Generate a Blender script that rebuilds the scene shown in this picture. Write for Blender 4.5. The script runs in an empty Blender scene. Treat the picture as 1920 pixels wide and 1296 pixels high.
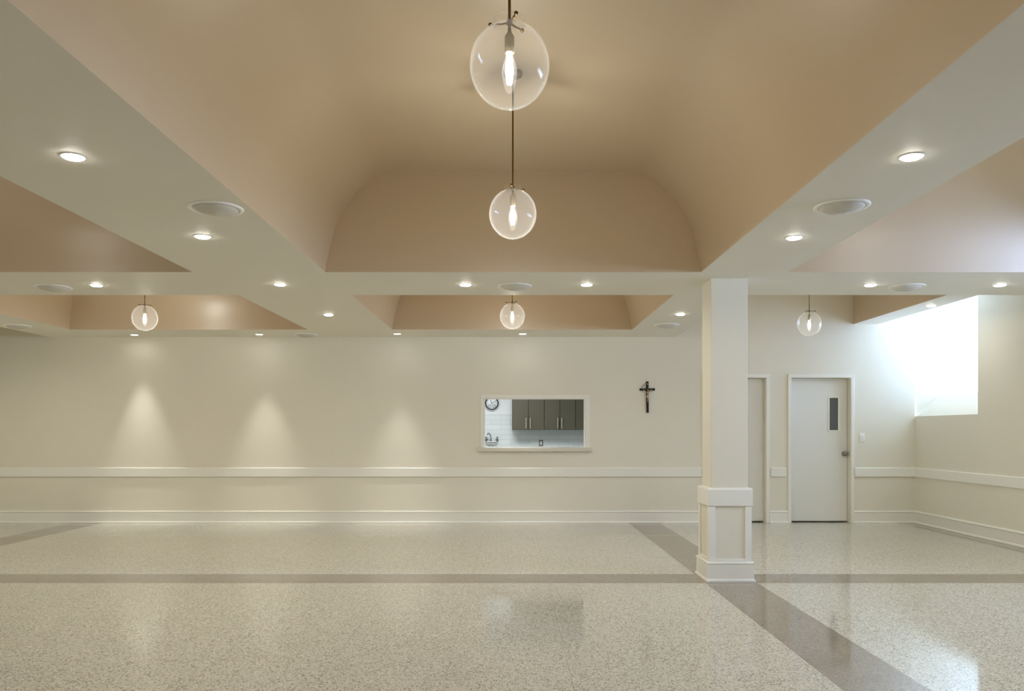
import bpy, bmesh, math, random
from mathutils import Vector, Matrix
random.seed(7)
S = bpy.context.scene
COL = S.collection
PI = math.pi

# ------------------------------------------------------------------ frame of reference
D = 11.1                    # distance from the camera to the far wall
CAMZ = 1.296
F = 1480.0                  # focal length in pixels of the 1920 frame
VX, VY = 957.0, 808.0       # principal point
ZS = CAMZ + 1.318           # main soffit
ZR = CAMZ + 1.498           # higher soffit along the right side
ZT = ZS + 0.834             # top of the vaults
XL, XR = -7.30, 5.69        # side walls
YF = -4.0                   # wall behind the camera
YB0, YB1, YB2 = 0.5906 * D, 0.690 * D, 0.926 * D     # beam front, beam back, far coffer edge

def s2l(c):
    return tuple(((v / 255) / 12.92 if v / 255 <= 0.04045 else ((v / 255 + 0.055) / 1.055) ** 2.4) for v in c)

# ------------------------------------------------------------------ materials
def new_mat(name):
    m = bpy.data.materials.new(name)
    m.use_nodes = True
    nt = m.node_tree
    return m, nt, nt.nodes['Principled BSDF']

def paint(name, rgb, rough=0.5, mottling=0.03, bump=0.0, metallic=0.0, scale=3.0, coat=0.0, spec=0.5):
    m, nt, b = new_mat(name)
    tc = nt.nodes.new('ShaderNodeTexCoord')
    nz = nt.nodes.new('ShaderNodeTexNoise')
    nz.inputs['Scale'].default_value = scale
    nz.inputs['Detail'].default_value = 4
    nt.links.new(tc.outputs['Object'], nz.inputs['Vector'])
    mx = nt.nodes.new('ShaderNodeMix'); mx.data_type = 'RGBA'
    c = s2l(rgb)
    mx.inputs['A'].default_value = (*[v * (1 - mottling) for v in c], 1)
    mx.inputs['B'].default_value = (*[min(1, v * (1 + mottling)) for v in c], 1)
    nt.links.new(nz.outputs['Fac'], mx.inputs['Factor'])
    nt.links.new(mx.outputs['Result'], b.inputs['Base Color'])
    b.inputs['Roughness'].default_value = rough
    b.inputs['Metallic'].default_value = metallic
    b.inputs['Specular IOR Level'].default_value = spec
    if coat:
        b.inputs['Coat Weight'].default_value = coat
        b.inputs['Coat Roughness'].default_value = 0.1
    if bump:
        n2 = nt.nodes.new('ShaderNodeTexNoise'); n2.inputs['Scale'].default_value = 160
        nt.links.new(tc.outputs['Object'], n2.inputs['Vector'])
        bp = nt.nodes.new('ShaderNodeBump'); bp.inputs['Strength'].default_value = bump; bp.inputs['Distance'].default_value = 0.002
        nt.links.new(n2.outputs['Fac'], bp.inputs['Height']); nt.links.new(bp.outputs['Normal'], b.inputs['Normal'])
    return m

M = {}
M['wall'] = paint('wall_paint_cream', (231, 227, 212), 0.5, 0.015, 0.05)
M['soffit'] = paint('soffit_paint_white', (233, 230, 218), 0.55, 0.012, 0.05)
M['coffer'] = paint('coffer_paint_taupe', (204, 185, 157), 0.33, 0.015, 0.04, spec=0.8)
M['trim'] = paint('trim_paint_white', (240, 239, 231), 0.3, 0.01)
M['door'] = paint('door_paint_white', (231, 231, 226), 0.35, 0.012)
M['brass'] = paint('aged_brass', (118, 90, 48), 0.3, 0.06, metallic=1.0, scale=30)
M['brass_dull'] = paint('brushed_brass_socket', (165, 150, 120), 0.4, 0.06, metallic=1.0, scale=40)
M['black'] = paint('black_lacquer', (14, 12, 11), 0.3, 0.1)
M['bronze'] = paint('tinted_resin_figure', (168, 140, 108), 0.45, 0.12, scale=60)
M['loin'] = paint('pale_resin_cloth', (200, 188, 165), 0.5, 0.08, scale=60)
M['silver'] = paint('silver_metal', (200, 198, 192), 0.25, 0.03, metallic=1.0, scale=30)
M['rim'] = paint('clock_rim_pale_silver', (205, 204, 198), 0.3, 0.02)
M['steel'] = paint('brushed_nickel', (196, 188, 172), 0.3, 0.03, metallic=1.0, scale=50)
M['chrome'] = paint('chrome', (150, 149, 146), 0.12, 0.03, metallic=1.0, scale=30)
M['palm'] = paint('dried_palm_blade', (140, 112, 70), 0.7, 0.15, scale=80)
M['plastic'] = paint('white_switch_plastic', (240, 240, 238), 0.3, 0.01)
M['speaker'] = paint('speaker_rim_white', (244, 243, 238), 0.4, 0.01)
M['grille'] = paint('speaker_grille_perforated', (206, 203, 192), 0.6, 0.05, scale=300)
M['cabinet'] = paint('olive_grey_cabinet', (86, 82, 67), 0.35, 0.03, scale=5)
M['cabdark'] = paint('cabinet_carcass_gap_shade', (48, 46, 38), 0.5, 0.05)  # darkened so the gaps between cabinet doors look shaded
M['kwall'] = paint('kitchen_wall_paint', (224, 228, 228), 0.5, 0.012)
M['kfloor'] = paint('kitchen_floor', (150, 148, 140), 0.4, 0.05)
M['stone'] = paint('pale_quartz_sill', (222, 216, 202), 0.25, 0.05, scale=40)
M['clockface'] = paint('clock_face_white', (235, 238, 240), 0.35, 0.01)
M['ink'] = paint('clock_ink_black', (22, 23, 26), 0.5, 0.05)
M['plate'] = paint('outlet_plate_steel', (92, 92, 84), 0.35, 0.04)
M['darkglass'] = paint('door_lite_grey_glass', (92, 98, 102), 0.08, 0.02, scale=2)
M['void'] = paint('door_recess_painted_shade', (30, 29, 27), 0.8, 0.05)  # dark colour stands in for the shade behind the door leaves

def emis(name, rgb, strength):
    m = bpy.data.materials.new(name); m.use_nodes = True
    nt = m.node_tree; nt.nodes.clear()
    e = nt.nodes.new('ShaderNodeEmission'); o = nt.nodes.new('ShaderNodeOutputMaterial')
    e.inputs['Color'].default_value = (*rgb, 1); e.inputs['Strength'].default_value = strength
    nt.links.new(e.outputs[0], o.inputs[0])
    return m
WARM = (1.0, 0.982, 0.895)
M['lens'] = emis('downlight_lens_lit', (1.0, 0.96, 0.88), 55.0)
M['lens_soft'] = emis('wall_wash_lens_lit', (1.0, 0.97, 0.90), 11.0)
M['filament'] = emis('bulb_filament_lit', (1.0, 0.96, 0.90), 30.0)

def glass(name, haze, base, rim, power, tint=(1, 1, 1), glow=0.0):
    """thin clear glass: clear face-on, silvery where seen edge-on"""
    m = bpy.data.materials.new(name); m.use_nodes = True
    nt = m.node_tree; nt.nodes.clear()
    N = nt.nodes.new; L = nt.links.new
    o = N('ShaderNodeOutputMaterial')
    t = N('ShaderNodeBsdfTransparent'); t.inputs['Color'].default_value = (*tint, 1)
    g = N('ShaderNodeBsdfGlossy'); g.inputs['Roughness'].default_value = 0.03
    d = N('ShaderNodeBsdfTranslucent'); d.inputs['Color'].default_value = (0.95, 0.95, 0.95, 1)
    d2 = N('ShaderNodeBsdfDiffuse'); d2.inputs['Color'].default_value = (0.95, 0.95, 0.95, 1)
    hz = N('ShaderNodeMixShader'); hz.inputs[0].default_value = 0.5
    L(d.outputs[0], hz.inputs[1]); L(d2.outputs[0], hz.inputs[2])
    lw = N('ShaderNodeLayerWeight'); lw.inputs['Blend'].default_value = 0.5
    pw = N('ShaderNodeMath'); pw.operation = 'POWER'; pw.inputs[1].default_value = power
    L(lw.outputs['Facing'], pw.inputs[0])
    mr = N('ShaderNodeMapRange'); mr.inputs['To Min'].default_value = base; mr.inputs['To Max'].default_value = rim
    L(pw.outputs[0], mr.inputs['Value'])
    m1 = N('ShaderNodeMixShader'); L(mr.outputs[0], m1.inputs[0]); L(t.outputs[0], m1.inputs[1]); L(g.outputs[0], m1.inputs[2])
    mr2 = N('ShaderNodeMapRange'); mr2.inputs['To Min'].default_value = haze; mr2.inputs['To Max'].default_value = min(1, haze * 6)
    L(pw.outputs[0], mr2.inputs['Value'])
    m2 = N('ShaderNodeMixShader'); L(mr2.outputs[0], m2.inputs[0]); L(m1.outputs[0], m2.inputs[1]); L(hz.outputs[0], m2.inputs[2])
    out = m2
    if glow:
        e = N('ShaderNodeEmission'); e.inputs['Color'].default_value = (1, 0.96, 0.9, 1); e.inputs['Strength'].default_value = glow
        a = N('ShaderNodeAddShader'); L(m2.outputs[0], a.inputs[0]); L(e.outputs[0], a.inputs[1]); out = a
    L(out.outputs[0], o.inputs[0])
    return m
M['globe'] = glass('clear_globe_glass', 0.006, 0.015, 0.5, 4.5)
M['bulb'] = glass('clear_bulb_glass_lit', 0.0004, 0.0, 0.0, 3.0, glow=0.10)
M['pane'] = glass('window_pane_glass', 0.0, 0.04, 0.6, 4.0)

def terrazzo(name, base, chip_dark, chip_light, contrast, joints=True):
    m, nt, b = new_mat(name)
    N = nt.nodes.new; L = nt.links.new
    tc = N('ShaderNodeTexCoord')
    def mixc(fac, a, bb, f=1.0):
        x = N('ShaderNodeMix'); x.data_type = 'RGBA'
        if isinstance(a, tuple): x.inputs['A'].default_value = (*a, 1)
        else: L(a, x.inputs['A'])
        if isinstance(bb, tuple): x.inputs['B'].default_value = (*bb, 1)
        else: L(bb, x.inputs['B'])
        if isinstance(fac, float): x.inputs['Factor'].default_value = fac
        else:
            mm = N('ShaderNodeMath'); mm.operation = 'MULTIPLY'; L(fac, mm.inputs[0]); mm.inputs[1].default_value = f
            L(mm.outputs[0], x.inputs['Factor'])
        return x.outputs['Result']
    def chips(scale, lo, hi, dmax, w):
        v = N('ShaderNodeTexVoronoi'); v.voronoi_dimensions = '3D'; v.inputs['Scale'].default_value = scale
        mp = N('ShaderNodeMapping'); mp.inputs['Location'].default_value = (w, w * 2, 0); mp.inputs['Scale'].default_value = (1, 1, 1)
        L(tc.outputs['Object'], mp.inputs['Vector'])
        dn = N('ShaderNodeTexNoise'); dn.inputs['Scale'].default_value = scale * 1.3; L(mp.outputs[0], dn.inputs['Vector'])
        va = N('ShaderNodeVectorMath'); va.operation = 'MULTIPLY_ADD'
        va.inputs[1].default_value = (0.9 / scale,) * 3
        L(dn.outputs['Color'], va.inputs[0]); L(mp.outputs[0], va.inputs[2])
        L(va.outputs[0], v.inputs['Vector'])
        sp = N('ShaderNodeSeparateColor'); L(v.outputs['Color'], sp.inputs[0])
        r1 = N('ShaderNodeMapRange'); r1.interpolation_type = 'SMOOTHSTEP'
        r1.inputs['From Min'].default_value = lo; r1.inputs['From Max'].default_value = hi
        L(sp.outputs[0], r1.inputs['Value'])
        r2 = N('ShaderNodeMapRange'); r2.inputs['From Min'].default_value = dmax; r2.inputs['From Max'].default_value = dmax * 0.75
        L(v.outputs['Distance'], r2.inputs['Value'])
        mu = N('ShaderNodeMath'); mu.operation = 'MULTIPLY'; L(r1.outputs[0], mu.inputs[0]); L(r2.outputs[0], mu.inputs[1])
        return mu.outputs[0]
    big = N('ShaderNodeTexNoise'); big.inputs['Scale'].default_value = 0.7; big.inputs['Detail'].default_value = 3
    L(tc.outputs['Object'], big.inputs['Vector'])
    c = mixc(big.outputs['Fac'], tuple(v * 0.93 for v in base), tuple(min(1, v * 1.06) for v in base))
    fine = N('ShaderNodeTexNoise'); fine.inputs['Scale'].default_value = 90; fine.inputs['Detail'].default_value = 2
    L(tc.outputs['Object'], fine.inputs['Vector'])
    fr = N('ShaderNodeMapRange'); fr.inputs['From Min'].default_value = 0.35; fr.inputs['From Max'].default_value = 0.65
    L(fine.outputs['Fac'], fr.inputs['Value'])
    c = mixc(fr.outputs[0], c, chip_light, 0.22 * contrast)
    c = mixc(chips(85, 0.55, 0.62, 0.55, 3.1), c, chip_light, 0.65 * contrast)
    mid = tuple((a + 2 * d) / 3 for a, d in zip(base, chip_dark))
    c = mixc(chips(95, 0.55, 0.60, 0.50, 7.7), c, mid, 0.55 * contrast)
    c = mixc(chips(72, 0.76, 0.79, 0.42, 1.3), c, chip_dark, 0.85 * contrast)
    c = mixc(chips(120, 0.80, 0.82, 0.50, 5.9), c, chip_dark, 0.9 * contrast)
    if joints:
        sx = N('ShaderNodeSeparateXYZ'); L(tc.outputs['Object'], sx.inputs[0])
        def line(sock, off, pitch):
            a = N('ShaderNodeMath'); a.operation = 'ADD'; a.inputs[1].default_value = off; L(sock, a.inputs[0])
            p = N('ShaderNodeMath'); p.operation = 'PINGPONG'; p.inputs[1].default_value = pitch / 2; L(a.outputs[0], p.inputs[0])
            q = N('ShaderNodeMath'); q.operation = 'LESS_THAN'; q.inputs[1].default_value = 0.0016; L(p.outputs[0], q.inputs[0])
            return q.outputs[0]
        lx = line(sx.outputs['X'], -0.32 + 6.6, 0.66); ly = line(sx.outputs['Y'], 6.6 - 0.14, 1.32)
        mxx = N('ShaderNodeMath'); mxx.operation = 'MAXIMUM'; L(lx, mxx.inputs[0]); L(ly, mxx.inputs[1])
        c = mixc(mxx.outputs[0], c, tuple(v * 0.5 for v in base), 0.55)
    L(c, b.inputs['Base Color'])
    rn = N('ShaderNodeMapRange'); rn.inputs['To Min'].default_value = 0.05; rn.inputs['To Max'].default_value = 0.10
    L(big.outputs['Fac'], rn.inputs['Value']); L(rn.outputs[0], b.inputs['Roughness'])
    b.inputs['Specular IOR Level'].default_value = 0.55
    return m
M['terrazzo'] = terrazzo('terrazzo_pale', s2l((191, 186, 171)), s2l((78, 70, 56)), s2l((226, 222, 210)), 1.0)
M['terrazzo_band'] = terrazzo('terrazzo_brown_band', s2l((138, 127, 112)), s2l((84, 75, 62)), s2l((172, 162, 147)), 0.75, joints=False)

def subway(name):
    m, nt, b = new_mat(name)
    N = nt.nodes.new; L = nt.links.new
    tc = N('ShaderNodeTexCoord'); sp = N('ShaderNodeSeparateXYZ'); cb = N('ShaderNodeCombineXYZ')
    L(tc.outputs['Object'], sp.inputs[0]); L(sp.outputs['X'], cb.inputs['X']); L(sp.outputs['Z'], cb.inputs['Y'])
    br = N('ShaderNodeTexBrick'); br.inputs['Scale'].default_value = 1.0
    br.inputs['Brick Width'].default_value = 0.37; br.inputs['Row Height'].default_value = 0.094
    br.inputs['Mortar Size'].default_value = 0.004; br.inputs['Mortar Smooth'].default_value = 0.1
    br.inputs['Color1'].default_value = (*s2l((216, 222, 222)), 1); br.inputs['Color2'].default_value = (*s2l((224, 229, 228)), 1)
    br.inputs['Mortar'].default_value = (*s2l((196, 203, 203)), 1)
    L(cb.outputs[0], br.inputs['Vector']); L(br.outputs['Color'], b.inputs['Base Color'])
    b.inputs['Roughness'].default_value = 0.2
    return m
M['tile'] = subway('pale_subway_tile')

# ------------------------------------------------------------------ mesh helpers
class MB:
    """collects shapes into one bmesh, then links them as one object"""
    def __init__(self): self.bm = bmesh.new()
    def quad(self, pts, mi=0, smooth=False):
        f = self.bm.faces.new([self.bm.verts.new(p) for p in pts]); f.material_index = mi; f.smooth = smooth; return f
    def box(self, x0, x1, y0, y1, z0, z1, bevel=0.0, mi=0):
        b2 = bmesh.new()
        bmesh.ops.create_cube(b2, size=1)
        for v in b2.verts:
            v.co = Vector(((x0 + x1) / 2 + v.co.x * (x1 - x0), (y0 + y1) / 2 + v.co.y * (y1 - y0), (z0 + z1) / 2 + v.co.z * (z1 - z0)))
        if bevel: bmesh.ops.bevel(b2, geom=b2.edges[:], offset=bevel, segments=2, affect='EDGES', profile=0.5)
        for f in b2.faces: f.material_index = mi
        self._join(b2); return self
    def _join(self, b2, mat=None):
        me = bpy.data.meshes.new('tmp'); 
        if mat is not None: b2.transform(mat)
        b2.to_mesh(me); b2.free(); self.bm.from_mesh(me); bpy.data.meshes.remove(me)
    def lathe(self, prof, center=(0, 0, 0), seg=48, axis='Z', smooth=True, closed=False):
        b2 = bmesh.new(); rings = []
        for r, z in prof:
            if r < 1e-6: rings.append([b2.verts.new((0, 0, z))])
            else: rings.append([b2.verts.new((r * math.cos(2 * PI * k / seg), r * math.sin(2 * PI * k / seg), z)) for k in range(seg)])
        pairs = list(zip(rings, rings[1:]))
        if closed: pairs.append((rings[-1], rings[0]))
        for a, c in pairs:
            for k in range(seg):
                k2 = (k + 1) % seg
                if len(a) == 1 and len(c) == 1: continue
                if len(a) == 1: f = b2.faces.new((a[0], c[k2], c[k]))
                elif len(c) == 1: f = b2.faces.new((a[k], a[k2], c[0]))
                else: f = b2.faces.new((a[k], a[k2], c[k2], c[k]))
                f.smooth = smooth
        bmesh.ops.recalc_face_normals(b2, faces=b2.faces[:])
        R = Matrix.Identity(4)
        if axis == 'Y': R = Matrix.Rotation(PI / 2, 4, 'X')       # +z of the profile turns to -y (towards the room)
        if axis == 'X': R = Matrix.Rotation(PI / 2, 4, 'Y')
        self._join(b2, Matrix.Translation(center) @ R); return self
    def tube(self, pts, r, seg=12, cap=True):
        pts = [Vector(p) for p in pts]; b2 = bmesh.new(); rings = []
        rr = r if isinstance(r, (list, tuple)) else [r] * len(pts)
        up = None
        for i, p in enumerate(pts):
            t = (pts[min(i + 1, len(pts) - 1)] - pts[max(i - 1, 0)]).normalized()
            if up is None: up = t.orthogonal().normalized()
            else: up = (up - t * up.dot(t)).normalized()
            s = t.cross(up)
            rings.append([b2.verts.new(p + (up * math.cos(2 * PI * k / seg) + s * math.sin(2 * PI * k / seg)) * rr[i]) for k in range(seg)])
        for a, c in zip(rings, rings[1:]):
            for k in range(seg):
                f = b2.faces.new((a[k], a[(k + 1) % seg], c[(k + 1) % seg], c[k])); f.smooth = True
        if cap:
            b2.faces.new(rings[0][::-1]); b2.faces.new(rings[-1])
        bmesh.ops.recalc_face_normals(b2, faces=b2.faces[:])
        self._join(b2); return self
    def sphere(self, c, r, seg=20, sc=(1, 1, 1)):
        b2 = bmesh.new(); bmesh.ops.create_uvsphere(b2, u_segments=seg, v_segments=seg // 2, radius=r)
        for f in b2.faces: f.smooth = True
        self._join(b2, Matrix.Translation(c) @ Matrix.Diagonal((*sc, 1))); return self
    def prism(self, prof, p0, p1, nrm):
        """moulding: profile points (out, z) swept from p0 to p1, out measured along nrm"""
        n = Vector(nrm); a, b = Vector(p0), Vector(p1)
        b2 = bmesh.new()
        A = [b2.verts.new(a + n * o + Vector((0, 0, z))) for o, z in prof]
        B = [b2.verts.new(b + n * o + Vector((0, 0, z))) for o, z in prof]
        k = len(prof)
        for i in range(k): b2.faces.new((A[i], A[(i + 1) % k], B[(i + 1) % k], B[i]))
        b2.faces.new(A[::-1]); b2.faces.new(B)
        bmesh.ops.recalc_face_normals(b2, faces=b2.faces[:])
        self._join(b2); return self
    def build(self, name, mats, parent=None, loc=None):
        me = bpy.data.meshes.new(name); self.bm.to_mesh(me); self.bm.free()
        for m in (mats if isinstance(mats, (list, tuple)) else [mats]): me.materials.append(m)
        o = bpy.data.objects.new(name, me); COL.objects.link(o)
        if parent is not None: o.parent = parent
        if loc is not None: o.location = loc
        return o

def tag(o, label=None, cat=None, group=None, kind=None):
    if label: o['label'] = label
    if cat: o['category'] = cat
    if group: o['group'] = group
    if kind: o['kind'] = kind
    return o
def empty(name, loc, label, cat, group=None, kind=None):
    o = bpy.data.objects.new(name, None); o.empty_display_size = 0.1
    COL.objects.link(o); o.location = loc
    return tag(o, label, cat, group, kind)
def copy_tree(o, parent=None):
    c = o.copy(); COL.objects.link(c)
    if parent is not None: c.parent = parent
    for ch in [x for x in S.objects if x.parent == o]: copy_tree(ch, c)
    return c

def wx(px, k=133.5): return (px - VX) / k             # far wall: pixel -> metres
def wz(py, k=133.5): return CAMZ + (VY - py) / k

# ------------------------------------------------------------------ floor
f = MB()
xs = [XL, -6.17, -5.73, 1.66, 2.10, 5.44, XR]
ys = [YF, 0.605 * D, 0.643 * D, D, D + 0.25]
for i in range(len(xs) - 1):
    for j in range(len(ys) - 1):
        band = i in (1, 3, 5) or j == 1
        f.quad([(xs[i], ys[j], 0), (xs[i + 1], ys[j], 0), (xs[i + 1], ys[j + 1], 0), (xs[i], ys[j + 1], 0)], 1 if band else 0)
tag(f.build('floor', [M['terrazzo'], M['terrazzo_band']]), 'polished pale terrazzo floor inlaid with brown bands', 'floor', kind='structure')

# ------------------------------------------------------------------ ceiling: soffits and coffers
PROF = [(0, 0), (.010, .065), (.025, .133), (.041, .21), (.062, .30), (.083, .365), (.106, .42), (.140, .49), (.181, .557), (.234, .63),
        (.292, .695), (.343, .743), (.394, .783), (.436, .808), (.478, .8225), (.53, .8295), (.58, .8328), (.64, .834)]
def coffer(mb, x0, x1, y0, y1, l=1, r=1, fr=1, bk=1, skip='', mi=1):
    ring = [(x0 + d * l, x1 - d * r, y0 + d * fr, y1 - d * bk, ZS + h) for d, h in PROF]
    def strip(fn):
        vs = [[mb.bm.verts.new(p) for p in fn(g)] for g in ring]
        for a, b in zip(vs, vs[1:]):
            q = mb.bm.faces.new((a[0], a[1], b[1], b[0])); q.material_index = mi; q.smooth = True
    if 'l' not in skip: strip(lambda g: ((g[0], g[3], g[4]), (g[0], g[2], g[4])))
    if 'r' not in skip: strip(lambda g: ((g[1], g[2], g[4]), (g[1], g[3], g[4])))
    if 'f' not in skip: strip(lambda g: ((g[0], g[2], g[4]), (g[1], g[2], g[4])))
    if 'b' not in skip: strip(lambda g: ((g[1], g[3], g[4]), (g[0], g[3], g[4])))
    g = ring[-1]
    mb.quad([(g[0], g[2], g[4]), (g[1], g[2], g[4]), (g[1], g[3], g[4]), (g[0], g[3], g[4])], mi)

XC0, XC1 = -1.538, 1.583      # middle coffer
XA0, XA1 = -5.74, -2.64       # left coffers
XB0, XB1 = 2.306, 4.816       # right coffers
XLS, XRS = -6.47, 5.17        # outer edges of the side soffits
YC = -3.0                     # near end of the front coffers
c = MB()
def flat(x0, x1, y0, y1, z=ZS): c.quad([(x0, y0, z), (x0, y1, z), (x1, y1, z), (x1, y0, z)], 0)
flat(XL, XR, YB0, YB1); flat(XL, XR, YF, YC)
flat(XLS, XB0, YB2, D)
for (y0, y1) in ((YC, YB0), (YB1, YB2)):
    flat(XLS, XA0, y0, y1); flat(XA1, XC0, y0, y1); flat(XC1, XB0, y0, y1)
flat(XB1, XRS, YC, YB0, ZR); flat(XB1, XRS, YB1, D, ZR)
for (y0, y1) in ((YC, YB0), (YB1, D)):
    flat(XL, XLS, y0, y1, ZT); flat(XRS, XR, y0, y1, ZT)
    c.quad([(XLS, y0, ZS), (XLS, y1, ZS), (XLS, y1, ZT), (XLS, y0, ZT)], 0)
    c.quad([(XRS, y0, ZR), (XRS, y1, ZR), (XRS, y1, ZT), (XRS, y0, ZT)], 0)
    c.quad([(XB1, y0, ZR), (XB1, y1, ZR), (XB1, y1, ZT), (XB1, y0, ZT)], 1)
for y in (YC, YB0, YB1):
    c.quad([(XB1, y, ZS), (XR, y, ZS), (XR, y, ZT), (XB1, y, ZT)], 0)
    c.quad([(XL, y, ZS), (XLS, y, ZS), (XLS, y, ZT), (XL, y, ZT)], 0)
ceil_o = c.build('ceiling', [M['soffit'], M['coffer']])
tag(ceil_o, 'cream soffit beams framing taupe vaulted ceiling coffers', 'ceiling', kind='structure')
def cof(name_label, *a, **k):
    m = MB(); coffer(m, *a, mi=0, **k)
    o = m.build('coffer_vault', M['coffer'], ceil_o); o['label'] = name_label
cof('large taupe barrel vault over the middle of the hall', XC0, XC1, YC, YB0, 1, 1, 0, 0)
cof('taupe vault of the middle coffer by the far wall', XC0, XC1, YB1, YB2, 1, 1, 0, 0)
cof('taupe vault of the near left coffer', XA0, XA1, YC, YB0)
cof('taupe vault of the far left coffer', XA0, XA1, YB1, YB2)
cof('taupe vault of the near right coffer lit by daylight', XB0, XB1, YC, YB0, 0, 0, 1, 1, skip='r')
cof('taupe vault of the far right coffer above the doors', XB0, XB1, YB1, D, 0, 0, 1, 0, skip='rb')

# ------------------------------------------------------------------ walls
def sheet_with_holes(mb, xs, zs, holes, fn, mi=0):
    """grid of quads in a wall plane; fn(u, z) -> point; cells inside a hole are left open"""
    xs = sorted(set(xs)); zs = sorted(set(zs))
    for i in range(len(xs) - 1):
        for j in range(len(zs) - 1):
            u, w = (xs[i] + xs[i + 1]) / 2, (zs[j] + zs[j + 1]) / 2
            if any(a < u < b and cc < w < dd for a, b, cc, dd in holes): continue
            mb.quad([fn(xs[i], zs[j]), fn(xs[i + 1], zs[j]), fn(xs[i + 1], zs[j + 1]), fn(xs[i], zs[j + 1])], mi)
HX0, HX1, HZ0, HZ1 = wx(907), wx(1098), wz(839.5), wz(747)            # serving hatch
O1 = (3.945, 4.785, 0.0, 2.045); O2 = (2.742, 3.595, 0.0, 2.045)       # door openings
holes = [(HX0, HX1, HZ0, HZ1), O1, O2]
w = MB()
sheet_with_holes(w, [XL, HX0, HX1, O2[0], O2[1], O1[0], O1[1], XR], [0, HZ0, HZ1, 2.045, ZT], holes, lambda u, z: (u, D, z))
def reveal(a, b, z0, z1, d, back, bottom=True, mi=0):
    w.quad([(a, D, z0), (a, D + d, z0), (a, D + d, z1), (a, D, z1)], mi)
    w.quad([(b, D, z0), (b, D + d, z0), (b, D + d, z1), (b, D, z1)], mi)
    w.quad([(a, D, z1), (b, D, z1), (b, D + d, z1), (a, D + d, z1)], mi)
    if bottom: w.quad([(a, D, z0), (b, D, z0), (b, D + d, z0), (a, D + d, z0)], mi)
    if back: w.quad([(a, D + d, z0), (b, D + d, z0), (b, D + d, z1), (a, D + d, z1)], 1)
reveal(HX0, HX1, HZ0, HZ1, 0.15, False)
reveal(*O1, 0.25, True, False); reveal(*O2, 0.25, True, False)
tag(w.build('wall_back', [M['wall'], M['void']]), 'cream far wall with a serving hatch and two doors', 'wall', kind='structure')

# right wall with deep daylight niches
NY0 = 0.8656 * D; NZ = wz(781)
niches = [(NY0, D), (3.0, 6.4)]
r = MB()
sheet_with_holes(r, [YF] + [v for n in niches for v in n], [0, NZ, ZT], [(a, b, NZ, ZT) for a, b in niches], lambda u, z: (XR, u, z))
for (a, b) in niches:
    XW = 7.2 if b == D else 6.62
    e = b + (0.012 if b == D else 0)
    r.quad([(XR, a, NZ), (XR, e, NZ), (6.03, e, wz(742)), (6.03, a, wz(742))])
    r.quad([(6.03, a, wz(742)), (6.03, e, wz(742)), (XW, e, wz(742)), (XW, a, wz(742))])
    for y in (a, e):
        r.quad([(XR, y, NZ), (6.03, y, wz(742)), (XW, y, wz(742)), (XW, y, ZT), (XR, y, ZT)])
    r.quad([(XR, a, ZT), (XR, e, ZT), (XW, e, ZT), (XW, a, ZT)])
tag(r.build('wall_right', M['wall']), 'cream right wall with a deep daylight window niche', 'wall', kind='structure')
l = MB(); l.quad([(XL, YF, 0), (XL, D, 0), (XL, D, ZT), (XL, YF, ZT)])
tag(l.build('wall_left', M['wall']), 'cream left side wall of the hall', 'wall', kind='structure')
l = MB(); l.quad([(XL, YF, 0), (XR, YF, 0), (XR, YF, ZT), (XL, YF, ZT)])
tag(l.build('wall_front', M['wall']), 'cream wall behind the camera', 'wall', kind='structure')

# windows at the outer end of the niches
for n, (a, b) in enumerate(niches):
    XW = 7.2 if b == D else 6.62
    z0, z1 = wz(742), ZT
    fr = MB(); t = 0.05
    fr.box(XW - 0.03, XW + 0.03, a, b, z0, z0 + t, .004); fr.box(XW - 0.03, XW + 0.03, a, b, z1 - t, z1, .004)
    for y in (a, b - t, (a + b - t) / 2): fr.box(XW - 0.029, XW + 0.029, y, y + t, z0 + t, z1 - t, .004)
    wo = fr.build('window_%d' % (n + 1), M['trim'])
    tag(wo, ['tall white framed window at the end of the right niche', 'white framed window beside the near bay'][n], 'window', kind='structure')
    g = MB(); g.box(XW - 0.004, XW + 0.004, a + t, b - t, z0 + t, z1 - t)
    g.build('pane', M['pane'], wo)
    ld = bpy.data.lights.new('daylight_portal', 'AREA'); ld.shape = 'RECTANGLE'
    ld.size = b - a; ld.size_y = z1 - z0; ld.cycles.is_portal = True
    lo = bpy.data.objects.new('daylight_portal', ld); COL.objects.link(lo)
    lo.location = (XW + 0.06, (a + b) / 2, (z0 + z1) / 2)
    lo.rotation_euler = Matrix(((0, 0, 1), (1, 0, 0), (0, 1, 0))).to_euler()    # emits towards -x

# ------------------------------------------------------------------ mouldings
BASE = [(0, 0), (.026, 0), (.026, .012), (.022, .020), (.016, .024), (.014, .026), (.014, .138), (.012, .142), (.017, .146), (.022, .152), (.022, .162), (.016, .170), (0, .172)]
RAIL = [(0, .652), (.018, .652), (.020, .655), (.020, .770), (.014, .778), (0, .779)]
def mould(name, prof, p0, p1, nrm, label, cat, mat='trim'):
    m = MB(); m.prism(prof, p0, p1, nrm)
    return tag(m.build(name, M[mat]), label, cat, kind='structure')
B = (0, -1, 0)
mould('baseboard_back', BASE, (XL, D, 0), (2.695, D, 0), B, 'long white baseboard along the far wall', 'baseboard')
mould('baseboard_doors', BASE, (3.642, D, 0), (3.90, D, 0), B, 'short white baseboard between the two doors', 'baseboard')
mould('baseboard_corner', BASE, (4.826, D, 0), (XR, D, 0), B, 'white baseboard from the right door to the corner', 'baseboard')
mould('baseboard_right', BASE, (XR, YF, 0), (XR, D, 0), (-1, 0, 0), 'white baseboard along the right wall', 'baseboard')
mould('baseboard_left', BASE, (XL, YF, 0), (XL, D, 0), (1, 0, 0), 'white baseboard along the left wall', 'baseboard')
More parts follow.
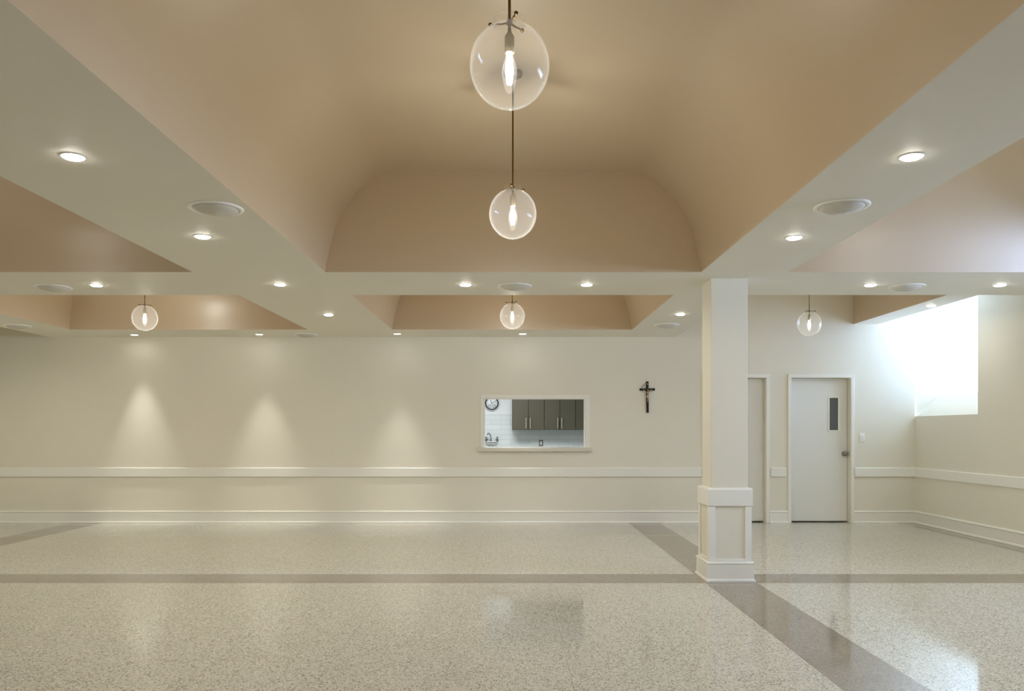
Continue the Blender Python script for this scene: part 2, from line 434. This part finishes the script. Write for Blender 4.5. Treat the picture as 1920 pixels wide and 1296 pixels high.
mould('trim_1', RAIL, (XL, D, 0), (2.68, D, 0), B, 'long cream chair rail across the far wall', 'chair rail')
mould('trim_2', RAIL, (wx(1446), D, 0), (wx(1475), D, 0), B, 'short block of chair rail between the two doors', 'chair rail')
mould('trim_3', RAIL, (wx(1603), D, 0), (XR, D, 0), B, 'cream chair rail from the right door to the corner', 'chair rail')
mould('trim_4', RAIL, (XR, YF, 0), (XR, D, 0), (-1, 0, 0), 'cream chair rail along the right wall', 'chair rail')

# ------------------------------------------------------------------ doors
def door(n, O, label, knob, lite, hinge_side):
    a, b, z0, z1 = O
    root = empty('door_%d' % n, ((a + b) / 2, D, 0), label, 'door', kind='structure')
    off = Vector(root.location)
    def put(mb, name, mat, parent=None):
        mb.bm.transform(Matrix.Translation(-off)); return mb.build(name, mat, parent or root)
    cs = MB(); cw = 0.045
    CP = lambda x0, x1, zz0, zz1: cs.box(x0, x1, D - 0.018, D, zz0, zz1, .004)
    CP(a - cw, a, 0, z1); CP(b, b + cw, 0, z1); CP(a - cw, b + cw, z1, z1 + cw)
    put(cs, 'casing', M['trim'])
    jb = MB(); j = 0.012
    jb.box(a, a + .004, D - .017, D + .14, 0, z1); jb.box(b - .004, b, D - .017, D + .14, 0, z1); jb.box(a + .004, b - .004, D - .017, D + .14, z1 - .004, z1)
    put(jb, 'jamb', M['wall'])
    lf = MB(); yl = D + 0.10
    lf.box(a + .007, b - .007, yl, yl + .042, 0.016, z1 - .007, .002)
    leaf = put(lf, 'door_leaf', M['door'])
    if lite:
        x0, x1, zz0, zz1 = lite; bw = 0.021
        m = MB()
        m.box(x0, x0 + bw, yl - .010, yl + .001, zz0, zz1, .003); m.box(x1 - bw, x1, yl - .010, yl + .001, zz0, zz1, .003)
        m.box(x0 + bw, x1 - bw, yl - .010, yl + .001, zz0, zz0 + bw, .003); m.box(x0 + bw, x1 - bw, yl - .010, yl + .001, zz1 - bw, zz1, .003)
        put(m, 'vision_frame', M['trim'], leaf)
        m = MB(); m.box(x0 + bw - .002, x1 - bw + .002, yl - .004, yl + .0005, zz0 + bw - .002, zz1 - bw + .002)
        g = put(m, 'glass', M['darkglass'], leaf); g['label'] = 'narrow grey glass vision panel'
    if knob:
        kx, kz = knob; m = MB()
        m.lathe([(0, 0), (.034, 0), (.034, .005), (.026, .010), (.013, .014), (.012, .030), (.022, .036), (.031, .047), (.032, .058), (.026, .068), (.012, .073), (0, .074)], (kx, yl, kz), 32, 'Y')
        k = put(m, 'knob', M['chrome'], leaf); k['label'] = 'round chrome door knob'
    hx = b - .010 if hinge_side > 0 else a + .010
    for hz in (0.25, 1.05, 1.83):
        m = MB(); m.lathe([(0, -.045), (.006, -.045), (.006, .045), (0, .045)], (hx, yl - .006, hz), 12)
        put(m, 'hinge', M['door'])
    return root
kl = 133.5 * D / (D + 0.1)
door(1, O1, 'white flush door with a narrow glass panel and round knob', ((1583.5 - VX) / kl, CAMZ - 43 / kl), ((1553 - VX) / kl, (1574.5 - VX) / kl, CAMZ - 1.5 / kl, CAMZ + 64.5 / kl), -1)
door(2, O2, 'plain white door half hidden behind the square column', None, None, 1)

# ------------------------------------------------------------------ column
cy = 0.6275 * D; cx = 1.888
col = empty('column', (cx, cy, 0), 'cream square column with panelled pedestal standing on brown floor band', 'column', kind='structure')
m = MB(); m.box(-.158, .158, -.158, .158, .60, ZS, .003); m.build('shaft', M['wall'], col)
zc = lambda py: CAMZ - (py - VY) / (133.5 * D / (cy - 0.19))
m = MB()
def ringprof(mb, prof):
    """square moulding ring from (half width, z) points"""
    rs = [[mb.bm.verts.new((sx * h, sy * h, z)) for sx, sy in ((-1, -1), (1, -1), (1, 1), (-1, 1))] for h, z in prof]
    for a, b in zip(rs, rs[1:]):
        for k in range(4): mb.bm.faces.new((a[k], a[(k + 1) % 4], b[(k + 1) % 4], b[k]))
ringprof(m, [(.150, zc(949)), (.192, zc(949)), (.193, zc(919)), (.186, zc(916)), (.150, zc(916) + .004)]); m.build('collar_band', M['trim'], col)
m = MB(); m.box(-.172, .172, -.172, .172, .13, zc(948), 0); m.build('recessed_panel', M['wall'], col)
m = MB()
for sx in (-1, 1):
    for sy in (-1, 1):
        x0, x1 = sorted((sx * .185, sx * .128)); y0, y1 = sorted((sy * .185, sy * .168))
        m.box(x0, x1, y0, y1, .13, zc(948), .002)
        x0, x1 = sorted((sx * .185, sx * .168)); y0, y1 = sorted((sy * .168, sy * .128))
        m.box(x0, x1, y0, y1, .13, zc(948), .002)
for sgn in (-1, 1):
    a0, a1 = sorted((sgn * .183, sgn * .168))
    m.box(-.13, .13, a0, a1, .13, .195, .002); m.box(a0, a1, -.13, .13, .13, .195, .002)
m.build('corner_stiles', M['trim'], col)
m = MB(); ringprof(m, [(.185, 0), (.213, 0), (.213, .012), (.207, .022), (.201, .026), (.200, .138), (.196, .142), (.202, .148), (.205, .156), (.203, .166), (.185, .172)])
m.build('plinth', M['trim'], col)

# ------------------------------------------------------------------ serving hatch
h = empty('serving_hatch', ((HX0 + HX1) / 2, D, HZ0), 'white framed serving hatch opening into the kitchen', 'hatch', kind='structure')
def put(mb, name, mat, parent):
    mb.bm.transform(parent.matrix_basis.inverted() if parent.parent is None else Matrix.Translation(-Vector(parent.parent.location)))
    return mb.build(name, mat, parent)
m = MB(); cw = .046
m.box(HX0 - cw, HX0, D - .018, D, HZ0, HZ1, .004); m.box(HX1, HX1 + .058, D - .018, D, HZ0, HZ1, .004); m.box(HX0 - cw, HX1 + .058, D - .018, D, HZ1, HZ1 + cw, .004)
put(m, 'casing', M['trim'], h)
m = MB(); m.box(HX0 + .001, HX0 + .012, D - .016, D + .149, HZ0, HZ1 - .001); m.box(HX1 - .012, HX1 - .001, D - .016, D + .149, HZ0, HZ1 - .001); m.box(HX0 + .012, HX1 - .012, D - .016, D + .149, HZ1 - .010, HZ1 - .001)
put(m, 'jamb_lining', M['trim'], h)
m = MB(); m.box(wx(896), wx(1110), D - .060, D, wz(846.5), HZ0 + .0, .005); m.box(HX0 + .001, HX1 - .001, D - .01, D + .19, wz(845), HZ0 + .001)
o = put(m, 'sill', M['stone'], h); o['label'] = 'pale stone sill'

# ------------------------------------------------------------------ kitchen beyond the hatch
YK = 1.36 * D; KK = 133.5 / 1.36
kx = lambda px: (px - VX) / KK
kz = lambda py: CAMZ + (VY - py) / KK
KX0, KX1, KY0, KZT = -1.5, 3.2, D + 0.15, 2.6
m = MB(); zt = kz(777)
m.quad([(KX0, YK, 0), (KX1, YK, 0), (KX1, YK, KZT), (KX0, YK, KZT)])
tag(m.build('wall_kitchen_back', M['kwall']), 'pale painted kitchen wall seen through the hatch', 'wall', kind='structure')
m = MB(); m.box(KX0, KX1, YK - .010, YK - .001, 0.9, zt)
tag(m.build('wall_kitchen_backsplash', M['tile']), 'pale subway tile backsplash in the kitchen', 'backsplash', kind='structure')
m = MB(); m.quad([(KX0, KY0, 0), (KX0, YK, 0), (KX0, YK, KZT), (KX0, KY0, KZT)]); m.quad([(KX1, KY0, 0), (KX1, YK, 0), (KX1, YK, KZT), (KX1, KY0, KZT)])
sheet_with_holes(m, [KX0, HX0, HX1, KX1], [0, HZ0, HZ1, KZT], [(HX0, HX1, HZ0, HZ1)], lambda u, z: (u, KY0, z))
tag(m.build('wall_kitchen_sides', M['kwall']), 'side walls of the kitchen', 'wall', kind='structure')
m = MB(); m.quad([(KX0, KY0, 0), (KX1, KY0, 0), (KX1, YK, 0), (KX0, YK, 0)])
tag(m.build('floor_kitchen', M['kfloor']), 'kitchen floor beyond the hatch', 'floor', kind='structure')
m = MB(); m.quad([(KX0, KY0, KZT), (KX1, KY0, KZT), (KX1, YK, KZT), (KX0, YK, KZT)])
tag(m.build('ceiling_kitchen', M['kwall']), 'kitchen ceiling beyond the hatch', 'ceiling', kind='structure')

YC_ = YK - .36
kc = 133.5 * D / YC_
def cab(px0, px1, doors, label):
    x0, x1 = (px0 - VX) / kc, (px1 - VX) / kc
    zb, ztp = CAMZ + (VY - 806) / kc, 2.25
    root = empty('wall_cabinet', ((x0 + x1) / 2, YK - .012, zb), label, 'cabinet', 'wall cabinets over the kitchen backsplash')
    off = Vector(root.location)
    def P(mb, name, mat, par=None):
        mb.bm.transform(Matrix.Translation(-off)); return mb.build(name, mat, par or root)
    b = MB(); b.box(x0 + .001, x1 - .001, YC_ + .020, YK - .012, zb, ztp, 0); P(b, 'body', M['cabdark'])
    for (d0, d1, hpx) in doors:
        a0, a1 = (d0 - VX) / kc + .0045, (d1 - VX) / kc - .0045
        d = MB(); d.box(a0, a1, YC_, YC_ + .019, zb + .002, ztp - .002, .002); dr = P(d, 'door', M['cabinet'])
        if hpx:
            hx = (hpx - VX) / kc; z0, z1 = CAMZ + (VY - 804) / kc, CAMZ + (VY - 784) / kc
            q = MB(); q.box(hx - .011, hx + .011, YC_ - .034, YC_ - .022, z0, z1, .004)
            q.box(hx - .006, hx + .006, YC_ - .026, YC_ + .001, z0 + .02, z0 + .035); q.box(hx - .006, hx + .006, YC_ - .026, YC_ + .001, z1 - .035, z1 - .02)
            hd = P(q, 'handle', M['steel'], dr); hd['label'] = 'brushed metal bar handle'
    return root
cab(960, 1020.5, [(960, 991, 986.5), (991, 1020.5, 994.5)], 'olive grey kitchen wall cabinet nearest the clock')
cab(1020.5, 1079.5, [(1020.5, 1050, 1046), (1050, 1079.5, 1053.5)], 'olive grey kitchen wall cabinet above the outlet, middle of the row')
cab(1079.5, 1138, [(1079.5, 1109, None), (1109, 1138, None)], 'olive grey kitchen wall cabinet cut off by the hatch right edge')

# clock
ck = empty('wall_clock', (kx(922.2), YK - .001, kz(756.4)), 'round white clock with two small dials on kitchen wall', 'clock')
R = .140
m = MB(); m.lathe([(R - .010, 0), (R + .004, 0), (R + .004, .030), (R, .036), (R - .008, .036), (R - .010, .030)], (0, 0, 0), 64, 'Y', closed=True); o = m.build('outer_rim', M['rim'], ck)
m = MB(); m.lathe([(R - .032, .020), (R - .009, .020), (R - .009, .034), (R - .020, .035), (R - .032, .026)], (0, 0, 0), 64, 'Y', closed=True); o = m.build('inner_rim', M['ink'], ck); o['label'] = 'black inner ring'
m = MB(); m.lathe([(0, 0), (R - .010, 0), (R - .010, .022), (0, .022)], (0, 0, 0), 64, 'Y'); face = m.build('face', M['clockface'], ck)
for k in range(12):
    m = MB(); m.box(-.003, .003, -.0235, -.0215, .088, .106)
    m.bm.transform(Matrix.Rotation(k * PI / 6, 4, 'Y')); m.build('hour_mark', M['ink'], face)
for sx in (-.041, .041):
    m = MB(); m.lathe([(.024, .0215), (.030, .0215), (.030, .0245), (.024, .0245)], (sx, 0, -.052), 32, 'Y', closed=True)
    m.tube([(sx, -.024, -.052), (sx + .014, -.024, -.042)], .0018, 6)
    m.build('small_dial', M['ink'], face)
def hand(ang, ln, wd, nm):
    m = MB(); m.box(-wd, wd, -.0285, -.0265, -.018, ln); m.bm.transform(Matrix.Rotation(ang, 4, 'Y')); m.build(nm, M['ink'], ck)
hand(math.radians(-22), .066, .0035, 'hour_hand'); hand(math.radians(62), .098, .003, 'minute_hand')
m = MB(); m.lathe([(0, .026), (.007, .026), (.007, .031), (0, .031)], (0, 0, 0), 16, 'Y'); m.build('hub', M['ink'], ck)

# faucet
fz = kz(826); fc = empty('kitchen_faucet', (kx(922), YK - .011, fz), 'chrome two handled faucet mounted on kitchen tile wall', 'faucet')
m = MB()
m.tube([(-.100, -.075, .005), (-.085, -.078, -.020), (-.06, -.08, -.030), (.06, -.08, -.030), (.085, -.078, -.020), (.100, -.075, .005)], [.015, .016, .017, .017, .016, .015], 16)
m.build('body', M['chrome'], fc)
for sx in (-1, 1):
    m = MB(); m.tube([(sx * .102, -.001, .012), (sx * .102, -.075, .012)], .014, 16); m.lathe([(0, 0), (.028, 0), (.026, .008), (.014, .012), (0, .012)], (sx * .102, -.001, .012), 24, 'Y'); m.build('wall_flange', M['chrome'], fc)
    m = MB(); m.lathe([(0, -.02), (.016, -.018), (.018, .02), (.015, .05), (.017, .056), (.010, .066), (0, .068)], (sx * .102, -.078, .006), 20)
    hb = m.build('valve', M['chrome'], fc)
    m = MB(); m.tube([(sx * .102, -.08, .062), (sx * .118, -.095, .068), (sx * .142, -.115, .066)], [.007, .006, .005], 10); m.build('lever_handle', M['chrome'], hb)
m = MB()
m.tube([(-.012, -.08, -.025), (-.010, -.08, .03), (-.014, -.085, .075), (-.028, -.10, .11), (-.048, -.125, .135), (-.064, -.155, .142), (-.072, -.18, .130), (-.074, -.19, .10)], [.011, .010, .009, .009, .009, .009, .009, .010], 14)
m.build('spout', M['chrome'], fc)

# outlet under the cabinets
oc = empty('kitchen_outlet', (kx(1014.5), YK - .010, kz(831)), 'steel framed outlet on the kitchen tiles under cabinets', 'outlet')
m = MB(); m.box(-.038, .038, -.006, 0, -.058, .058, .003); m.build('cover_plate', M['plate'], oc)
m = MB(); m.box(-.018, .018, -.009, -.004, -.036, .036, .002); ins = m.build('receptacle', M['plastic'], oc)
for dz in (-.018, .018):
    for dx in (-.0065, .0065):
        m = MB(); m.box(dx - .0015, dx + .0015, -.0096, -.0085, dz - .005, dz + .005); m.build('slot', M['ink'], ins)

# light switch
sw = empty('light_switch', (wx(1617.2), D, wz(820.5)), 'white rocker light switch right of the white door', 'light switch')
m = MB(); m.box(-.039, .039, -.007, 0, -.064, .064, .004); pl = m.build('wall_plate', M['plastic'], sw)
m = MB(); m.box(-.020, .020, -.0085, -.006, -.038, .038, .001); m.build('rocker_frame', M['trim'], sw)
m = MB(); m.prism([(0.006, -.033), (.010, -.033), (.0125, .0), (.015, .033), (.006, .033)], (-.0165, 0, 0), (.0165, 0, 0), (0, -1, 0)); m.build('rocker', M['plastic'], sw)

# ------------------------------------------------------------------ crucifix
cr = empty('hanging_crucifix', (wx(1213.7), D, wz(730.3)), 'black wall crucifix with a pale brown figure hung right of hatch', 'crucifix')
cr.rotation_euler = (0, math.radians(-0.6), 0)
m = MB()
m.box(-.0165, .0165, -.022, 0, wz(774) - wz(730.3), wz(715.5) - wz(730.3), .002); m.box(-.107, -.0165, -.0215, 0, -.017, .015, .002); m.box(.0165, .107, -.0215, 0, -.017, .015, .002)
m.build('cross', M['black'], cr)
m = MB(); m.box(-.009, .009, -.026, -.021, .068, .080, .001); o = m.build('title_plaque', M['silver'], cr); o['label'] = 'small silver plaque'
def skin_body():
    """one continuous skinned figure, arms raised to the crossbar, knees bent a little to one side"""
    V, E, Rr = [], [], []
    def v(p, r, par=None):
        V.append(p); Rr.append(r)
        if par is not None: E.append((par, len(V) - 1))
        return len(V) - 1
    y = -.032
    pel = v((.001, y, -.096), .0115)
    wst = v((-.001, y, -.078), .0095, pel); chest = v((0, y - .001, -.056), .0125, wst); up = v((0, y, -.040), .0105, chest)
    nk = v((.0, y - .001, -.031), .005, up); hd = v((.003, y - .005, -.021), .0078, nk); v((.0035, y - .005, -.008), .0072, hd)
    for s in (-1, 1):
        sh = v((s * .0155, y, -.040), .006, up); el = v((s * .036, y + .003, -.022), .0045, sh)
        wr = v((s * .056, y + .007, -.001), .0033, el); pm = v((s * .061, y + .007, .004), .0034, wr); v((s * .066, y + .006, .009), .0026, pm)
        hp = v((s * .007, y, -.103), .0085, pel); kn = v((s * .005 + .004, y - .012, -.134), .0062, hp)
        an = v((s * .003, y + .001, -.166), .0038, kn); v((s * .003, y - .006, -.180), .0036, an)
    me = bpy.data.meshes.new('figure'); me.from_pydata(V, E, [])
    o = bpy.data.objects.new('figure', me); COL.objects.link(o)
    sk = o.modifiers.new('skin', 'SKIN'); sk.use_smooth_shade = True
    for i, rr in enumerate(Rr): me.skin_vertices[0].data[i].radius = (rr, rr)
    me.skin_vertices[0].data[0].use_root = True
    sb = o.modifiers.new('sub', 'SUBSURF'); sb.levels = sb.render_levels = 2
    me.materials.append(M['bronze'])
    return o
fg = skin_body(); fg.parent = cr; fg['label'] = 'small pale brown figure with raised arms'
m = MB(); m.lathe([(0, .012), (.011, .012), (.0165, .004), (.0175, -.010), (.0155, -.022), (0, -.022)], (.001, -.033, -.098), 20); m.build('loincloth', M['loin'], fg)
m = MB(); m.sphere((.0035, -.036, -.009), .0105, 16, (1, .95, 1.05)); m.build('hair', M['bronze'], fg)
pm = MB()
pts = [(-.030, .079), (-.045, .062), (-.062, .046), (-.078, .031), (-.084, .022)]
wd = [.003, .0045, .0045, .003, .0008]
e0 = []; 
for yy in (-.0062, -.0045):
    e0.append([(pm.bm.verts.new((x - q * .7, yy, z + q * .7)), pm.bm.verts.new((x + q * .7, yy, z - q * .7))) for (x, z), q in zip(pts, wd)])
for i in range(len(pts) - 1):
    (a0, a1), (b0, b1) = e0[0][i], e0[0][i + 1]; (c0, c1), (d0, d1) = e0[1][i], e0[1][i + 1]
    for q in ((a0, a1, b1, b0), (c0, d0, d1, c1), (a0, b0, d0, c0), (a1, c1, d1, b1)): pm.bm.faces.new(q)
pm.tube([(-.012, -.004, .090), (-.030, -.005, .079)], [.002, .003], 8)
o = pm.build('palm_blade', M['palm'], None, cr.location); tag(o, 'thin dried palm blade tucked behind the crucifix', 'palm leaf')

# ------------------------------------------------------------------ downlights
def lamp(kind, name, loc, energy, color, **k):
    ld = bpy.data.lights.new(name, kind); ld.energy = energy; ld.color = color
    for a, b in k.items(): setattr(ld, a, b)
    lo = bpy.data.objects.new(name, ld); COL.objects.link(lo); lo.location = loc
    return lo
dl0 = empty('downlight', (0, 0, 0), '-', 'downlight', 'recessed downlights in the soffits')
m = MB(); m.lathe([(.046, -.0005), (.058, -.0005), (.058, -.003), (.054, -.005), (.047, -.004)], (0, 0, 0), 48, closed=True); m.build('trim_ring', M['speaker'], dl0)
m = MB(); m.lathe([(.047, -.001), (.046, -.007), (.040, -.0115), (.022, -.0135), (0, -.014)], (0, 0, 0), 40); m.build('lens', M['lens'], dl0)
m = MB(); m.lathe([(.047, -.001), (.046, -.003), (.038, -.0042), (0, -.0046)], (0, 0, 0), 40); flat_lens = m.build('lens', M['lens_soft'], None)
flat_lens_mesh = flat_lens.data; bpy.data.objects.remove(flat_lens)
DL = [  # pixel x, y, soffit offset, watts, beam degrees, label
    (137, 293, 1.318, 'large lit downlight near the left edge of the near left beam'),
    (380, 443, 1.318, 'lit downlight just beyond the near left round speaker'),
    (525, 533, 1.318, 'lit downlight where the left beam meets the cross beam'),
    (616, 590, 1.318, 'lit downlight at far end of the left beam, near the far middle coffer'),
    (181, 534.5, 1.318, 'lit downlight on the cross beam, far left beside a round speaker'),
    (1709, 293, 1.318, 'large lit downlight on the right beam, nearest the camera'),
    (1489, 445, 1.318, 'lit downlight on the right beam just beyond its round speaker'),
    (873, 533.5, 1.318, 'lit downlight on the cross beam left of the middle speaker'),
    (1100, 533.5, 1.318, 'lit downlight on the cross beam right of the middle speaker'),
    (1276, 589, 1.318, 'lit downlight close to the left side of the column top'),
    (1632, 534, 1.318, 'lit downlight on the cross beam left of the rightmost speaker'),
    (1875, 534, 1.318, 'lit downlight on the cross beam at the right edge, above the niche'),
    (745, 626, 1.318, 'small wall washing downlight left of the far middle coffer corner'),
    (980, 626, 1.318, 'small wall washing downlight above the serving hatch'),
    (486, 627, 1.318, 'small wall washing downlight below the far left coffer, near a flat speaker'),
    (252, 628, 1.318, 'small wall washing downlight below the left globe pendant'),
    (1746, 573, 1.498, 'small lit downlight on the narrow right soffit above the window niche'),
]
for i, (px, py, zo, lab) in enumerate(DL):
    o = dl0 if i == 0 else copy_tree(dl0)
    o['label'] = lab
    yo = VY - py; Y = zo * F / yo; X = (px - VX) / yo * zo
    o.location = (X, Y, CAMZ + zo)
    wash = py > 600
    lamp('AREA', 'downlight_lamp', (X, Y, CAMZ + zo - .018), 0.3 if wash else (3.0 if px == 1746 else 7.0), WARM, shape='DISK', size=.085, spread=math.radians(165))
    if wash:
        for ch in [x for x in S.objects if x.parent == o and x.name.startswith('lens')]: ch.data = flat_lens_mesh
        lamp('SPOT', 'wall_wash_lamp', (X, Y, CAMZ + zo - .020), 110.0 if px < 900 else 50.0, (1.0, 0.985, 0.93), shadow_soft_size=.042, spot_size=math.radians(46), spot_blend=1.0)

for X, Y in [(x, y) for x in (-2.09, 1.93) for y in (-1.4, 0.6, 2.2)] + [(-4.9, 7.13), (-6.25, 9.1), (-6.2, 5.3)]:  # unseen downlights, added as fill light for the room
        o = copy_tree(dl0); o['label'] = 'added fill downlight on the beams, out of frame'; o.location = (X, Y, ZS)
        lamp('AREA', 'downlight_lamp', (X, Y, ZS - .018), 12.0 if X < -6 else 4.5, WARM, shape='DISK', size=.085, spread=math.radians(165))

# ------------------------------------------------------------------ ceiling speakers
sp0 = empty('ceiling_speaker', (0, 0, 0), '-', 'speaker', 'round ceiling speakers')
m = MB(); m.lathe([(.128, -.0005), (.157, -.0005), (.157, -.005), (.150, -.010), (.134, -.010), (.128, -.006)], (0, 0, 0), 64, closed=True); m.build('rim', M['speaker'], sp0)
m = MB(); m.lathe([(.1265, -.002), (.1265, -.010), (.115, -.020), (.095, -.029), (.070, -.036), (.045, -.040), (.042, -.0405), (.040, -.0425), (.02, -.0435), (0, -.0438)], (0, 0, 0), 64); m.build('grille', M['grille'], sp0)
SP = [
    (405, 390, 'large round speaker on the near left beam, grey grille'),
    (1578, 386, 'large round speaker on the near right beam'),
    (965, 536, 'round speaker at the middle of the cross beam'),
    (100, 538, 'round speaker at the left end of the cross beam'),
    (1700, 537, 'round speaker on the cross beam right of the column'),
    (33, 610.5, 'flat looking round speaker on the far left side soffit'),
    (573, 627, 'round speaker by the far wall below the far left coffer corner'),
    (1250, 609, 'round speaker by the far wall just left of the column top'),
]
for i, (px, py, lab) in enumerate(SP):
    o = sp0 if i == 0 else copy_tree(sp0)
    o['label'] = lab
    yo = VY - py; o.location = ((px - VX) / yo * 1.318, 1.318 * F / yo, ZS)

# ------------------------------------------------------------------ globe pendants
GR, GZ = .1425, .150
def make_pendant():
    root = empty('pendant_light', (0, 0, 0), '-', 'pendant light', 'clear globe pendants')       # origin: centre of the globe
    top = ZT - 2.60
    m = MB(); m.lathe([(0, top), (.058, top), (.060, top - .006), (.058, top - .018), (.050, top - .022), (.010, top - .024), (0, top - .024)], (0, 0, 0), 40); m.build('ceiling_canopy', M['brass'], root)
    m = MB(); m.tube([(0, 0, top - .022), (0, 0, .118)], .0052, 14); m.build('rod', M['brass'], root)
    # globe with an open collar, outer and inner skin
    th0 = math.asin(.056 / GR)
    def prof(k, rr, rz):
        return [(rr * math.sin(t), rz * math.cos(t)) for t in [PI - (PI - th0) * i / k for i in range(k + 1)]]
    outer = prof(40, GR, GZ); outer[0] = (0, -GZ)
    zt_ = outer[-1][1]
    out2 = outer + [(.0555, zt_ + .004), (.0555, zt_ + .026), (.0565, zt_ + .028)]
    inner = [(max(0, r_ - .0028), z_ * (1 - .0028 / GZ)) for r_, z_ in prof(40, GR, GZ)]; inner[0] = (0, -(GZ - .0028))
    inn2 = inner + [(.0530, zt_ + .004), (.0530, zt_ + .026)]
    m = MB(); m.lathe(out2 + inn2[::-1], (0, 0, 0), 72); m.build('glass_globe', M['globe'], root)
    # spider that clamps the collar, with three ball headed screws
    sd = MB(); zc_ = zt_ + .016
    sd.lathe([(0, zc_ - .008), (.010, zc_ - .008), (.012, zc_), (.010, zc_ + .010), (0, zc_ + .010)], (0, 0, 0), 20)
    spd = None
    dirs = [math.radians(a) for a in (35, 155, 275)]
    for a in dirs:
        ca, sa = math.cos(a), math.sin(a)
        sd.tube([(ca * .008, sa * .008, zc_), (ca * .030, sa * .030, zc_ - .002), (ca * .0525, sa * .0525, zc_)], .0035, 8)
    spd = sd.build('holder', M['brass'], root)
    for a in dirs:
        ca, sa = math.cos(a), math.sin(a)
        q = MB(); q.tube([(ca * .0525, sa * .0525, zc_), (ca * .066, sa * .066, zc_)], .003, 8); q.sphere((ca * .070, sa * .070, zc_), .0075, 14)
        q.build('thumb_screw', M['brass'], root)
    m = MB(); m.lathe([(0, .135), (.006, .135), (.007, .120), (.0165, .106), (.0175, .102), (.0175, .046), (.016, .044), (0, .044)], (0, 0, 0), 28); m.build('socket', M['brass_dull'], root)
    bp = [(.013, .046), (.013, .036), (.0165, .024), (.0225, .006), (.0262, -.014), (.0265, -.030), (.0240, -.050), (.0195, -.070), (.0145, -.086), (.011, -.093), (.006, -.097), (0, -.098)]
    m = MB(); m.lathe(bp, (0, 0, 0), 32); bl = m.build('bulb', M['bulb'], root)
    q = MB()
    for k in range(6):
        a = k * PI / 3
        q.tube([(.010 * math.cos(a), .010 * math.sin(a), .028), (.0135 * math.cos(a), .0135 * math.sin(a), -.022), (.0075 * math.cos(a), .0075 * math.sin(a), -.066)], .0022, 8)
    q.tube([(0, 0, .034), (0, 0, .0)], .003, 8)
    q.build('filament', M['filament'], bl)
    return root
p0 = make_pendant()
PD = [
    (955.3, 2.82, 'largest clear glass globe pendant hanging under the middle vault at the picture top'),
    (961.5, 0.4275 * D, 'second clear globe pendant under the middle vault, below the largest one'),
    (960.5, 0.808 * D, 'small clear globe pendant in the far middle coffer above the hatch'),
    (271.5, 0.8215 * D, 'small clear globe pendant hanging in the far left coffer'),
    (1517.3, 0.866 * D, 'small clear globe pendant hanging above the white door right of column'),
]
for i, (px, Y, lab) in enumerate(PD):
    o = p0 if i == 0 else copy_tree(p0)
    o['label'] = lab
    X = (px - VX) * Y / F
    o.location = (X, Y, 2.60)
    o.rotation_euler = (0, 0, [0.25, 1.9, 0.6, 0.35, 1.2][i])
    lamp('POINT', 'pendant_lamp', (X, Y, 2.585), [15.0, 30.0, 26.0, 26.0, 12.0][i], (1.0, 0.972, 0.87), shadow_soft_size=.012)

for X, Y in ((-4.2, 2.6), (-4.2, 4.9), (3.6, 4.9)):  # unseen pendants, added to brighten the near side coffers
    o = copy_tree(p0); o['label'] = 'clear globe pendant added to light a near side coffer, out of frame'; o.location = (X, Y, 2.60)
    lamp('POINT', 'pendant_lamp', (X, Y, 2.585), 15.0, (1.0, 0.972, 0.87), shadow_soft_size=.012)

# kitchen ceiling lamp
kl_ = lamp('AREA', 'kitchen_lamp', (-.2, D + 2.0, KZT - .02), 66.0, (0.97, 0.99, 1.0), shape='RECTANGLE', size=1.2, size_y=.6)

# ------------------------------------------------------------------ sky, camera, view
W = bpy.data.worlds.new('sky'); S.world = W; W.use_nodes = True
nt = W.node_tree; bg = nt.nodes['Background']
tc = nt.nodes.new('ShaderNodeTexCoord'); sp = nt.nodes.new('ShaderNodeSeparateXYZ'); rp = nt.nodes.new('ShaderNodeValToRGB')
nt.links.new(tc.outputs['Generated'], sp.inputs[0]); nt.links.new(sp.outputs['Z'], rp.inputs[0])
rp.color_ramp.elements[0].position = 0.0; rp.color_ramp.elements[0].color = (0.95, 1.28, 2.05, 1)
rp.color_ramp.elements[1].position = 0.04; rp.color_ramp.elements[1].color = (0.41, 0.62, 1.07, 1)
nt.links.new(rp.outputs[0], bg.inputs['Color']); bg.inputs['Strength'].default_value = 11.0

cd = bpy.data.cameras.new('camera'); co = bpy.data.objects.new('camera', cd); COL.objects.link(co)
co.location = (0, 0, CAMZ); co.rotation_euler = (PI / 2, 0, 0)
cd.sensor_width = 36; cd.lens = F * 36 / 1920
cd.shift_x = (960 - VX) / 1920; cd.shift_y = (VY - 648) / 1920
cd.clip_start = 0.05
S.camera = co
S.view_settings.view_transform = 'Standard'; S.view_settings.look = 'None'
S.view_settings.exposure = 0.02; S.view_settings.gamma = 1.0; S.view_settings.use_curve_mapping = False
S.cycles.use_denoising = True
S.cycles.max_bounces = 12; S.cycles.diffuse_bounces = 8; S.cycles.glossy_bounces = 4; S.cycles.transparent_max_bounces = 16
S.cycles.sample_clamp_indirect = 8.0
S.cycles.caustics_reflective = False; S.cycles.caustics_refractive = False
